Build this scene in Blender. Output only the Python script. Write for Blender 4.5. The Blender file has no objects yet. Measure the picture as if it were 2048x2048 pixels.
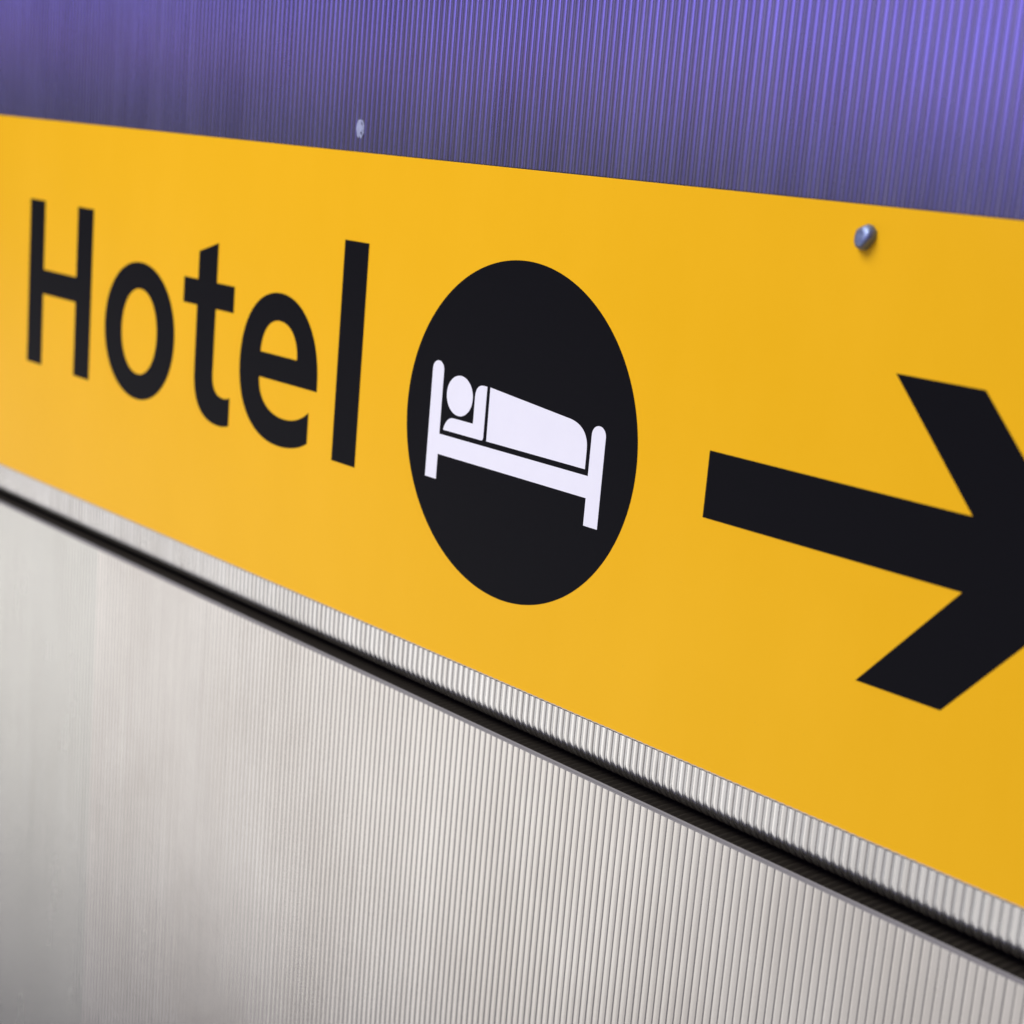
import bpy, bmesh, math, random
from mathutils import Vector
random.seed(7)
sc = bpy.context.scene
C = sc.collection

# ------------------------------------------------------------------ camera
cam = bpy.data.cameras.new('camera')
cam.sensor_fit = 'HORIZONTAL'
cam.sensor_width = 36.0
cam.lens = 36.0 * 3402.18 / 2048.0
cam.clip_start = 0.01
cam.clip_end = 100.0
cam.dof.use_dof = True
cam.dof.focus_distance = 0.955
cam.dof.aperture_fstop = 6.2
cam.dof.aperture_blades = 9
co = bpy.data.objects.new('camera', cam)
C.objects.link(co)
co.location = (0.72036401, -0.66064774, 0.31387023)
co.rotation_euler = (math.radians(77.76447776), math.radians(-4.89562425), math.radians(48.36289292))
sc.camera = co
sc.render.resolution_x = 1024
sc.render.resolution_y = 1024

# ------------------------------------------------------------------ world and lamps
w = bpy.data.worlds.new('World')
sc.world = w
w.use_nodes = True
bg = w.node_tree.nodes['Background']
bg.inputs['Color'].default_value = (0.66, 0.64, 1.0, 1)
bg.inputs['Strength'].default_value = 0.105


def area(name, loc, target, sx, sy, rad, col, spread=180):
    """Area lamp given the radiance it should show (power = radiance * pi * area)."""
    l = bpy.data.lights.new(name, 'AREA')
    l.shape = 'RECTANGLE'
    l.size = sx
    l.size_y = sy
    l.energy = rad * math.pi * sx * sy
    l.color = col
    l.spread = math.radians(spread)
    o = bpy.data.objects.new(name, l)
    C.objects.link(o)
    o.location = loc
    o.rotation_euler = (Vector(target) - Vector(loc)).to_track_quat('-Z', 'Y').to_euler()
    return o


area('ceiling_lamp', (-0.68, -1.75, 2.25), (-0.10, 0, -0.10), 2.0, 1.6, 2.20, (1.0, 0.985, 0.95), 76)
area('floor_bounce_front', (-3.65, -1.3, -0.78), (-3.65, 0, -0.51), 5.5, 1.14, 1.42, (1.0, 0.972, 0.925))  # unseen, added in place of the bright floor mirrored in the ribs
area('floor_bounce_side', (0.45, -1.3, -0.78), (0.45, 0, -0.51), 2.7, 1.14, 0.80, (1.0, 0.972, 0.925))  # dimmer right half of the added floor bounce
area('violet_lamp', (0.45, -2.6, 0.60), (0.45, 0, 0.55), 4.5, 0.26, 1.45, (0.20, 0.18, 1.0))
area('high_violet_lamp', (0.45, -2.6, 1.11), (0.45, 0, 0.85), 4.5, 0.72, 1.05, (0.34, 0.19, 1.0))
area('mid_violet_fill', (-2.85, -2.62, 0.98), (-2.85, 0, 0.85), 2.1, 0.90, 0.48, (0.25, 0.19, 1.0))  # added fill, lifts the dark gaps between the upper ribs
area('blue_fill', (0.2, -2.6, 0.37), (0.2, 0, 0.37), 5.2, 0.16, 0.48, (0.22, 0.22, 1.0))  # added fill, puts more blue into the ribs just above the sign
area('purple_lamp', (-2.2, -2.55, 0.505), (-2.2, 0, 0.505), 9.0, 0.06, 0.28, (0.95, 0.30, 0.75))

sc.view_settings.view_transform = 'Standard'
sc.view_settings.look = 'None'
sc.view_settings.exposure = 0
sc.view_settings.gamma = 1


# ------------------------------------------------------------------ materials
def mat(name, base, rough, metal=0.0, spec=0.5):
    m = bpy.data.materials.new(name)
    m.use_nodes = True
    b = m.node_tree.nodes['Principled BSDF']
    b.inputs['Base Color'].default_value = (*base, 1)
    b.inputs['Roughness'].default_value = rough
    b.inputs['Metallic'].default_value = metal
    b.inputs['Specular IOR Level'].default_value = spec
    return m, m.node_tree, b


def noise(nt, scale, vec_scale=(1, 1, 1), detail=4, rough=0.55):
    g = nt.nodes.new('ShaderNodeNewGeometry')
    mp = nt.nodes.new('ShaderNodeMapping')
    mp.inputs['Scale'].default_value = vec_scale
    n = nt.nodes.new('ShaderNodeTexNoise')
    n.inputs['Scale'].default_value = scale
    n.inputs['Detail'].default_value = detail
    n.inputs['Roughness'].default_value = rough
    nt.links.new(g.outputs['Position'], mp.inputs['Vector'])
    nt.links.new(mp.outputs['Vector'], n.inputs['Vector'])
    return n


def ramp_val(nt, src, a, b, lo=0.3, hi=0.7):
    r = nt.nodes.new('ShaderNodeMapRange')
    r.inputs['From Min'].default_value = lo
    r.inputs['From Max'].default_value = hi
    r.inputs['To Min'].default_value = a
    r.inputs['To Max'].default_value = b
    nt.links.new(src, r.inputs['Value'])
    return r.outputs['Result']


def mix_col(nt, fac, a, b):
    mx = nt.nodes.new('ShaderNodeMix')
    mx.data_type = 'RGBA'
    nt.links.new(fac, mx.inputs['Factor'])
    mx.inputs['A'].default_value = (*a, 1)
    mx.inputs['B'].default_value = (*b, 1)
    return mx.outputs['Result']


def bump(nt, b, src, strength, dist):
    bp = nt.nodes.new('ShaderNodeBump')
    bp.inputs['Strength'].default_value = strength
    bp.inputs['Distance'].default_value = dist
    nt.links.new(src, bp.inputs['Height'])
    nt.links.new(bp.outputs['Normal'], b.inputs['Normal'])


def alu(name, ca, cb, r0, r1, dark=(0.972, 0.968, 0.963)):
    m, nt, b = mat(name, ca, 0.3, 1.0)
    n1 = noise(nt, 8, (1, 1, 0.8), 5)
    nt.links.new(mix_col(nt, ramp_val(nt, n1.outputs['Fac'], 0, 1), ca, cb), b.inputs['Base Color'])
    n4 = noise(nt, 55, (2.2, 1, 0.10), 3)
    mx = nt.nodes.new('ShaderNodeMix')
    mx.data_type = 'RGBA'
    mx.blend_type = 'MULTIPLY'
    mx.inputs['Factor'].default_value = 1.0
    nt.links.new(b.inputs['Base Color'].links[0].from_socket, mx.inputs['A'])
    nt.links.new(mix_col(nt, ramp_val(nt, n4.outputs['Fac'], 0, 1), dark, (1.0, 1.0, 1.0)), mx.inputs['B'])
    nt.links.new(mx.outputs['Result'], b.inputs['Base Color'])
    n2 = noise(nt, 30, (1, 1, 0.25), 6)
    nt.links.new(ramp_val(nt, n2.outputs['Fac'], r0, r1), b.inputs['Roughness'])
    return m


ALU_UP = alu('satin_aluminium', (0.66, 0.65, 0.64), (0.78, 0.775, 0.77), 0.16, 0.20, (0.84, 0.82, 0.80))
ALU_LOW = alu('satin_aluminium_light', (0.57, 0.545, 0.518), (0.66, 0.64, 0.617), 0.245, 0.275)
ALU_LOW2 = alu('satin_aluminium_grey', (0.565, 0.56, 0.532), (0.605, 0.60, 0.575), 0.25, 0.28)
BACK, nt, b = mat('dark_anodised_metal', (0.22, 0.215, 0.21), 0.4, 0.9)
LIP, nt, b = mat('grey_lip_reflection', (0.22, 0.213, 0.207), 0.6, 0.0, 0.15)  # dim reflection on the metal lip, put into a flat grey
UP_BACK = alu('dull_aluminium', (0.56, 0.56, 0.56), (0.62, 0.62, 0.61), 0.25, 0.32)
LEDGE, nt, b = mat('ribbed_gap_shade', (0.024, 0.020, 0.015), 0.5, 0, 0.4)  # shade and dark reflection inside the gap, put into the ledge colour
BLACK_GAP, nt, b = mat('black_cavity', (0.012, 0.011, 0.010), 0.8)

YELLOW, nt, b = mat('yellow_vinyl', (0.86, 0.44, 0.020), 0.40, 0, 0.14)
n = noise(nt, 14, (1, 1, 0.5), 5)
nt.links.new(mix_col(nt, ramp_val(nt, n.outputs['Fac'], 0, 1), (0.85, 0.458, 0.005), (0.875, 0.475, 0.008)), b.inputs['Base Color'])
n2 = noise(nt, 420, (1, 1, 1), 2)
n3 = noise(nt, 130, (1.6, 1, 0.05), 2)
n4 = noise(nt, 12, (1, 1, 0.6), 3)
ad = nt.nodes.new('ShaderNodeMath')
ad.operation = 'MULTIPLY_ADD'
ad.inputs[1].default_value = 0.15
nt.links.new(n2.outputs['Fac'], ad.inputs[0])
nt.links.new(n3.outputs['Fac'], ad.inputs[2])
ad2 = nt.nodes.new('ShaderNodeMath')
ad2.operation = 'MULTIPLY_ADD'
ad2.inputs[1].default_value = 6.0
nt.links.new(n4.outputs['Fac'], ad2.inputs[0])
nt.links.new(ad.outputs['Value'], ad2.inputs[2])
bump(nt, b, ad2.outputs['Value'], 0.5, 0.00012)
nd = noise(nt, 900, (1, 1, 1), 1)
dust = ramp_val(nt, nd.outputs['Fac'], 0.0, 0.25, 0.74, 0.80)
mx = nt.nodes.new('ShaderNodeMix')
mx.data_type = 'RGBA'
nt.links.new(dust, mx.inputs['Factor'])
nt.links.new(b.inputs['Base Color'].links[0].from_socket, mx.inputs['A'])
mx.inputs['B'].default_value = (0.30, 0.18, 0.05, 1)
nt.links.new(mx.outputs['Result'], b.inputs['Base Color'])
BLACK, nt, b = mat('black_vinyl', (0.0070, 0.0070, 0.0085), 0.42, 0, 0.03)
n2 = noise(nt, 420, (1, 1, 1), 2)
bump(nt, b, n2.outputs['Fac'], 0.05, 0.0003)
WHITE, nt, b = mat('white_vinyl', (0.80, 0.80, 0.86), 0.36)
n2 = noise(nt, 60, (1, 1, 1), 4)
nt.links.new(mix_col(nt, ramp_val(nt, n2.outputs['Fac'], 0, 1), (0.82, 0.822, 0.865), (0.84, 0.842, 0.88)), b.inputs['Base Color'])
EDGE, nt, b = mat('pale_cut_edge', (0.80, 0.72, 0.55), 0.45)
STEEL, nt, b = mat('zinc_steel', (0.22, 0.27, 0.42), 0.5, 0.9)
n2 = noise(nt, 500, (1, 1, 1), 4)
nt.links.new(ramp_val(nt, n2.outputs['Fac'], 0.42, 0.6), b.inputs['Roughness'])
FLEK, nt, b = mat('pale_residue', (0.42, 0.45, 0.60), 0.7)
n2 = noise(nt, 900, (1, 1, 1), 4)
nt.links.new(mix_col(nt, ramp_val(nt, n2.outputs['Fac'], 0, 1), (0.17, 0.19, 0.29), (0.42, 0.45, 0.62)), b.inputs['Base Color'])


# ------------------------------------------------------------------ helpers
def link(name, me, parent=None, m=None, loc=(0, 0, 0)):
    o = bpy.data.objects.new(name, me)
    C.objects.link(o)
    o.location = loc
    if parent:
        o.parent = parent
    if m and me is not None and not me.materials:
        me.materials.append(m)
    return o


def thing(name, label, cat, loc=(0, 0, 0), group=None):
    o = bpy.data.objects.new(name, None)
    C.objects.link(o)
    o.empty_display_size = 0.02
    o.location = loc
    o['label'] = label
    o['category'] = cat
    if group:
        o['group'] = group
    return o


def box_mesh(name, x0, x1, y0, y1, z0, z1, bev=0.0):
    bm = bmesh.new()
    bmesh.ops.create_cube(bm, size=1)
    for v in bm.verts:
        v.co = Vector(((x0 + x1) / 2 + v.co.x * (x1 - x0), (y0 + y1) / 2 + v.co.y * (y1 - y0), (z0 + z1) / 2 + v.co.z * (z1 - z0)))
    if bev:
        bmesh.ops.bevel(bm, geom=list(bm.edges), offset=bev, segments=2, profile=0.5, affect='EDGES')
    me = bpy.data.meshes.new(name)
    bm.to_mesh(me)
    bm.free()
    return me


# rib: a cross-section (x, depth) swept along a path of (y, z, ny, nz)
def crown(width, depth, pts, p=3.0, q=1.7):
    h = width / 2
    out = []
    for i in range(pts):
        a = -math.pi / 2 + math.pi * i / (pts - 1)
        x = math.sin(a)
        x = math.copysign(abs(x) ** 0.8, x)
        out.append((x * h, depth * (1 - (max(0.0, 1 - abs(x) ** p)) ** (1 / q))))
    return out


def sweep(verts, faces, sec, path, x0):
    n = len(sec)
    base = len(verts)
    for (y, z, ny, nz) in path:
        for (x, d) in sec:
            verts.append((x0 + x, y - ny * d, z - nz * d))
    for r in range(len(path) - 1):
        for i in range(n - 1):
            a = base + r * n + i
            faces.append((a, a + 1, a + 1 + n, a + n))


def mesh_from(name, verts, faces, smooth=True):
    me = bpy.data.meshes.new(name)
    me.from_pydata(verts, [], faces)
    me.validate()
    if smooth:
        me.polygons.foreach_set('use_smooth', [True] * len(me.polygons))
    me.update()
    return me


# ------------------------------------------------------------------ setting
o = link('wall', box_mesh('wall', -2.6, 1.6, 0.060, 0.12, -1.35, 1.0), None, BLACK_GAP)
o['kind'] = 'structure'

# ------------------------------------------------------------------ ribbed cladding
PITCH = 0.005
UP_Y = 0.0009          # crest plane of the upper sheets, just behind the yellow panel
R_UP, Z_UP = 0.0125, -0.0165
up_path = [(UP_Y, 0.95, -1, 0), (UP_Y, Z_UP + 0.0012, -1, 0), (UP_Y, Z_UP, -1, 0)]
for k in range(1, 8):
    t = math.radians(90 * k / 7)
    up_path.append((UP_Y + R_UP * (1 - math.cos(t)), Z_UP - R_UP * math.sin(t), -math.cos(t), -math.sin(t)))
up_path.append((UP_Y + R_UP + 0.03, Z_UP - R_UP, 0, -1))
up_sec = crown(0.0036, 0.0008, 13, 3.7, 1.85)

LOW_Y = -0.0040
R_LO, Z_LO = 0.0016, -0.0309
lo_path = [(LOW_Y, -1.3, -1, 0), (LOW_Y, Z_LO - 0.0021, -1, 0)]
lo_sec = crown(0.00472, 0.0005, 11, 4.5, 1.6)


def backing_mesh(path, x0, x1, d):
    verts, faces = [], []
    sweep(verts, faces, [(0.0, d), (x1 - x0, d)], path, x0)
    return mesh_from('backing_sheet', verts, faces)


def cladding(name, label, cat, path, sec, depth, x0, x1, ind0, ind1, m, mb, off, group, flaws):
    """Ribs with crest centres from x0 to x1; those between ind0 and ind1 are parts of their own."""
    t = thing(name, label, cat, (0, off, 0), group)
    if not flaws and path is lo_path:
        xa, xb = x0 - PITCH / 2 + 0.0002, x1 + PITCH / 2 - 0.0002
        v, f = [], []
        lip = [(LOW_Y + 0.0008, Z_LO - 0.0021), (LOW_Y - 0.0002, Z_LO - 0.0021), (LOW_Y + 0.0001, Z_LO - 0.0014), (LOW_Y + 0.0005, Z_LO - 0.0013), (LOW_Y + 0.0005, Z_LO - 0.0011), (LOW_Y + 0.0003, Z_LO - 0.0010), (LOW_Y + 0.0007, Z_LO - 0.0001), (LOW_Y + 0.0008, Z_LO), (LOW_Y + 0.0011, Z_LO)]
        for (y, z) in lip:
            v += [(xa, y, z), (xb, y, z)]
        for i in range(len(lip) - 1):
            f.append((2 * i, 2 * i + 1, 2 * i + 3, 2 * i + 2))
        link('top_lip', mesh_from('top_lip', v, f, False), t, LIP)
        v, f = [], []
        for i in range(int(round((xb - xa) / PITCH)) + 1):
            x = min(xa + i * PITCH, xb)
            for (dx, dz) in ((0.0, 0.0), (0.0016, -0.0013), (0.0032, -0.0013)):
                v += [(min(x + dx, xb), LOW_Y + 0.0009, Z_LO + dz - 0.0001), (min(x + dx, xb), 0.058, Z_LO + dz - 0.0002)]
        for i in range(len(v) // 2 - 1):
            f.append((2 * i, 2 * i + 2, 2 * i + 3, 2 * i + 1))
        link('ledge', mesh_from('ledge', v, f, False), t, LEDGE)
    link('backing_sheet', backing_mesh(path, x0 - PITCH / 2 + 0.0003, x1 + PITCH / 2 - 0.0003, depth), t, mb)
    verts, faces = [], []
    rv, rf = [], []
    sweep(rv, rf, sec, path, 0.0)
    rib = mesh_from('rib', rv, rf)
    rib.materials.append(m)
    n = int(round((x1 - x0) / PITCH))
    for i in range(n + 1):
        x = x0 + i * PITCH
        if ind0 <= x <= ind1:
            r = link('rib', flaws.get(i, rib), t, None, (x + random.uniform(-1, 1) * 0.00004, random.uniform(0, 1) * 0.00004, 0))
            r.rotation_euler = (0, 0, random.gauss(0, 0.006))
        else:
            sweep(verts, faces, sec, path, x)
    if verts:
        f = link('rib_field', mesh_from('rib_field', verts, faces), t, m)
        f['kind'] = 'stuff'
    return t


SEAM_L = -0.4775


def flaw_rib(width, dent_z, dent):
    """A rib of the upper sheet narrowed and knocked back around one height below the sign."""
    pth = [up_path[0], (UP_Y, 0.02, -1, 0), (UP_Y, 0.012, -1, 0)]
    for k in range(7):
        z = 0.004 - 0.018 * k / 6
        pth.append((UP_Y + dent * math.exp(-((z - dent_z) / 0.0035) ** 2), z, -1, 0))
    pth += up_path[1:]
    v, f = [], []
    sweep(v, f, crown(width, 0.0008, 13, 3.7, 1.85), pth, 0.0)
    me = mesh_from('dented_rib', v, f)
    me.materials.append(ALU_UP)
    return me


def up_index(x):
    return int(round((x + 1.94) / PITCH))


up_flaws = {up_index(-0.240): flaw_rib(0.0036, -0.006, 0.00025), up_index(0.1366): flaw_rib(0.0036, -0.004, 0.00022)}
g1, g2 = None, 'ribbed cladding sheets under the dark gap'
cladding('upper_cladding_sheet', 'violet lit ribbed metal sheet behind the yellow sign, curling under below it', 'cladding',
         up_path, up_sec, 0.00085, -1.94, 0.98, -0.71, 0.45, ALU_UP, UP_BACK, 0.0, g1, up_flaws)
cladding('lower_cladding_sheet', 'bright silver ribbed metal sheet under the dark gap, reaching the lower right corner', 'cladding',
         lo_path, lo_sec, 0.00045, SEAM_L + PITCH / 2, SEAM_L + PITCH / 2 + 320 * PITCH, -0.71, 0.45, ALU_LOW, BACK, 0.0, g2, {})
cladding('lower_cladding_sheet', 'blurred greyer ribbed metal sheet left of the faint upright seam at the left edge', 'cladding',
         lo_path, lo_sec, 0.00045, SEAM_L - PITCH / 2 - 300 * PITCH, SEAM_L - PITCH / 2, -0.71, 1, ALU_LOW2, BACK, 0.0, g2, {})

# ------------------------------------------------------------------ the sign
SX0, SX1 = -1.30, 0.62
sign = thing('hotel_sign', 'yellow sign panel with black Hotel lettering, sleeping person roundel and right arrow', 'sign', (0, 0, 0))
pan = link('panel', box_mesh('panel', SX0, SX1, 0.0, 0.00075, 0.0, 0.300, 0.00018), sign, YELLOW)

link('edge_shade_strip', box_mesh('edge_shade_strip', SX0, SX1, 0.00055, 0.00165, -0.0008, 0.3005), sign, BLACK_GAP)  # added dark strip, paints the shade of the gap along the panel edges
ev, ef = [], []
nn = int((SX1 - SX0) / (PITCH / 4))
for i in range(nn + 1):
    x = SX0 + i * PITCH / 4
    ph = (x + 1.94) / PITCH
    z0 = -0.00022 + 0.00016 * math.cos(2 * math.pi * ph) + random.uniform(-1, 1) * 0.00006
    z1 = 0.00042 + 0.00012 * math.cos(2 * math.pi * ph + 1) + random.uniform(-1, 1) * 0.00008
    ev += [(x, 0.0005, z0), (x, -0.00004, z0 + 0.00005), (x, -0.00006, z1)]
for i in range(nn):
    for j in (0, 1):
        ef.append((3 * i + j, 3 * i + 3 + j, 3 * i + 4 + j, 3 * i + 1 + j))
link('cut_edge', mesh_from('cut_edge', ev, ef), sign, EDGE)


def bez(p0, c1, c2, p1, n=14):
    out = []
    for i in range(1, n + 1):
        t = i / n
        u = 1 - t
        out.append(tuple(u * u * u * p0[k] + 3 * u * u * t * c1[k] + 3 * u * t * t * c2[k] + t * t * t * p1[k] for k in (0, 1)))
    return out


def path(start, *segs):
    """segs: (x, z) for a line, (c1, c2, p) for a cubic; millimetres."""
    pts = [start]
    for s in segs:
        if isinstance(s[0], tuple):
            pts += bez(pts[-1], *s)
        else:
            pts.append(s)
    if abs(pts[0][0] - pts[-1][0]) + abs(pts[0][1] - pts[-1][1]) < 1e-6:
        pts.pop()
    return pts


def ellipse(cx, cz, a, b, p=2.0, n=96):
    out = []
    for i in range(n):
        t = 2 * math.pi * i / n
        c, s = math.cos(t), math.sin(t)
        out.append((cx + a * math.copysign(abs(c) ** (2 / p), c), cz + b * math.copysign(abs(s) ** (2 / p), s)))
    return out


def inlay(name, outlines, y, thick, m, parent):
    """Flat cut shape standing on the panel face; y is its front."""
    cu = bpy.data.curves.new(name, 'CURVE')
    cu.dimensions = '2D'
    cu.fill_mode = 'BOTH'
    cu.extrude = thick / 2
    for pts in outlines:
        s = cu.splines.new('POLY')
        s.points.add(len(pts) - 1)
        for q, (x, z) in zip(s.points, pts):
            q.co = (x / 1000, z / 1000, 0, 1)
        s.use_cyclic_u = True
    tmp = bpy.data.objects.new('tmp', cu)
    C.objects.link(tmp)
    bpy.context.view_layer.update()
    me = bpy.data.meshes.new_from_object(tmp.evaluated_get(bpy.context.evaluated_depsgraph_get()))
    bpy.data.objects.remove(tmp)
    bpy.data.curves.remove(cu)
    me.name = name
    for v in me.vertices:
        x, z, d = v.co
        v.co = (x, y + thick / 2 - d, z)
    me.materials.clear()
    me.materials.append(m)
    return link(name, me, parent)


TF = 0.00022
FY = -0.00016
H = [(-617, 99.4), (-590.6, 99.4), (-590.6, 158.9), (-534.8, 158.9), (-534.8, 99.4), (-508.9, 99.4), (-508.9, 235), (-534.8, 235), (-534.8, 179), (-590.6, 179), (-590.6, 235), (-617, 235)]
inlay('letter', [H], FY, TF, BLACK, sign)['label'] = 'black capital letter H'
inlay('letter', [ellipse(-433, 149.4, 52.6, 52.4, 2.06), ellipse(-432.4, 149.2, 26.3, 32.7, 2.06)], FY, TF, BLACK, sign)['label'] = 'black letter o'
T = path((-351, 218.9), (-325.7, 227), (-325.7, 198.7), (-302.3, 198.7), (-302.3, 180.1), (-325.7, 180.1), (-325.9, 134),
         ((-325.9, 122), (-319.5, 117.7), (-310.5, 117.7)), ((-307.5, 117.7), (-304.5, 118.4), (-302.1, 119.5)), (-302.0, 99.3),
         ((-306.5, 97.6), (-311, 97), (-316, 97)), ((-339, 97), (-351, 109), (-351, 133)), (-351, 180.1), (-370.1, 180.1), (-370.1, 198.7), (-351, 198.7))
inlay('letter', [T], FY, TF, BLACK, sign)['label'] = 'black letter t'
E1 = path((-197, 141.1), (-197, 146), ((-197, 177), (-216, 201.3), (-245, 201.3)), ((-273, 201.3), (-291.5, 179), (-291.5, 148)),
          ((-291.5, 117), (-272, 96.7), (-239, 96.7)), ((-226, 96.7), (-213, 99.5), (-204.8, 104.8)), (-204.9, 125.8),
          ((-213, 119.5), (-222, 116.3), (-234, 116.3)), ((-253, 116.3), (-266, 126), (-266, 141.1)))
E2 = path((-266, 158.7), ((-265, 173), (-257, 182.4), (-244.5, 182.4)), ((-230, 182.4), (-221.9, 172), (-221.9, 158.7)))
inlay('letter', [E1, E2], FY, TF, BLACK, sign)['label'] = 'black letter e'
inlay('letter', [[(-176, 99.2), (-150.1, 99.2), (-150.1, 244.2), (-176, 244.2)]], FY, TF, BLACK, sign)['label'] = 'black letter l'
ARR = [(150.5, 132.8), (309, 132.8), (258.1, 75.9), (306.6, 75.7), (374, 150.4), (306.2, 225.1), (257.9, 225.1), (308.8, 168.2), (150.5, 168.2)]
inlay('arrow', [ARR], FY, TF, BLACK, sign)
rd = inlay('roundel', [ellipse(0, 149.1, 100.05, 100.05, 2.0, 160)], FY, TF, BLACK, sign)
WY, WT = -0.00030, 0.00018


def post(x0, x1, zt):
    r = (x1 - x0) / 2
    return [(x1 - r + r * math.cos(math.pi * (1 - i / 14)), zt - r + r * math.sin(math.pi * (1 - i / 14))) for i in range(15)]


BED = [(-77.5, 108.8)] + post(-77.5, -66.9, 181.4) + [(-66.9, 137), (64.1, 137)] + post(64.1, 75.1, 166.2) + [(75.1, 108.8), (64.1, 108.8), (64.1, 124.5), (-66.9, 124.5), (-66.9, 108.8)]
inlay('bed_frame', [BED], WY, WT, WHITE, rd)
inlay('sleeper_head', [ellipse(-50.5, 163, 12.1, 12.2, 2, 48)], WY, WT, WHITE, rd)
SH = path((-63.6, 140.1), ((-62.3, 145.6), (-59.0, 148.6), (-54.5, 148.6)), (-36.4, 148.6), (-36.4, 165.2), ((-36.4, 169.8), (-33.8, 172.6), (-29.6, 172.6)),
          (-26.2, 172.6), (-26.2, 142.4), ((-26.2, 140.9), (-26.8, 140.1), (-28.3, 140.1)))
inlay('sleeper_arm', [SH], WY, WT, WHITE, rd)
BL = path((-23.4, 172.6), (45.5, 166.3), ((55.0, 165.4), (61.2, 160.5), (61.2, 151.5)), (61.2, 140.4), (-23.2, 140.4))
inlay('blanket', [BL], WY, WT, WHITE, rd)

# fixing rivet in the upper right of the panel
def rivet_mesh():
    bm = bmesh.new()
    prof = [(0.0, 0.0040), (0.0016, 0.0042), (0.0030, 0.0040), (0.0039, 0.0033), (0.0046, 0.0020), (0.0050, 0.0008), (0.0050, 0.0)]
    n = 14
    rings = []
    for (r, h) in prof:
        if r == 0:
            rings.append([bm.verts.new((0, -h, 0))])
        else:
            ring = []
            for i in range(n):
                a = 2 * math.pi * i / n
                rr = r * (1 + 0.12 * math.sin(2 * a + 0.6) + 0.07 * math.sin(3 * a) + 0.04 * math.sin(5 * a + 1))
                hh = h * (1 + 0.38 * math.sin(a + 2.5) * (r / 0.0048)) + (0.0007 if i in (3, 4) and r > 0.002 and h > 0 else 0)
                ring.append(bm.verts.new((rr * math.cos(a), -hh, rr * math.sin(a) * 1.12)))
            rings.append(ring)
    for j in range(len(rings) - 1):
        A, B = rings[j], rings[j + 1]
        for i in range(n):
            if len(A) == 1:
                bm.faces.new((A[0], B[i], B[(i + 1) % n]))
            else:
                bm.faces.new((A[i], B[i], B[(i + 1) % n], A[(i + 1) % n]))
    bmesh.ops.recalc_face_normals(bm, faces=bm.faces)
    me = bpy.data.meshes.new('rivet')
    bm.to_mesh(me)
    bm.free()
    me.polygons.foreach_set('use_smooth', [True] * len(me.polygons))
    return me


rv = link('rivet', rivet_mesh(), sign, STEEL, (0.2310, 0.0, 0.2852))
rv.scale = (1.1, 1.1, 1.15)

# pale residue left on the ribs above the word
fl = inlay('residue_fleck', [
    [(-170.8, 309.2), (-169.6, 308.9), (-168.9, 310.6), (-168.4, 309.4), (-167.2, 308.4), (-166.4, 309.6), (-165.2, 311.8), (-164.4, 312.2), (-164.9, 313.8), (-164.7, 316.5), (-165.6, 318.6), (-167.4, 320.0), (-169.8, 320.3), (-171.6, 319.0), (-172.6, 316.6), (-172.7, 313.8), (-171.9, 311.2)],
    [(-168.2, 319.2), (-166.6, 317.9), (-165.9, 316.3), (-167.0, 316.5), (-168.4, 318.2)],
    [(-168.0, 312.6), (-166.6, 312.9), (-166.2, 311.4), (-167.4, 310.8)]], UP_Y - 0.00035, 0.0003, FLEK, None)
fl['label'] = 'small pale flake of residue stuck to the violet ribs above the letter l'
fl['category'] = 'residue fleck'
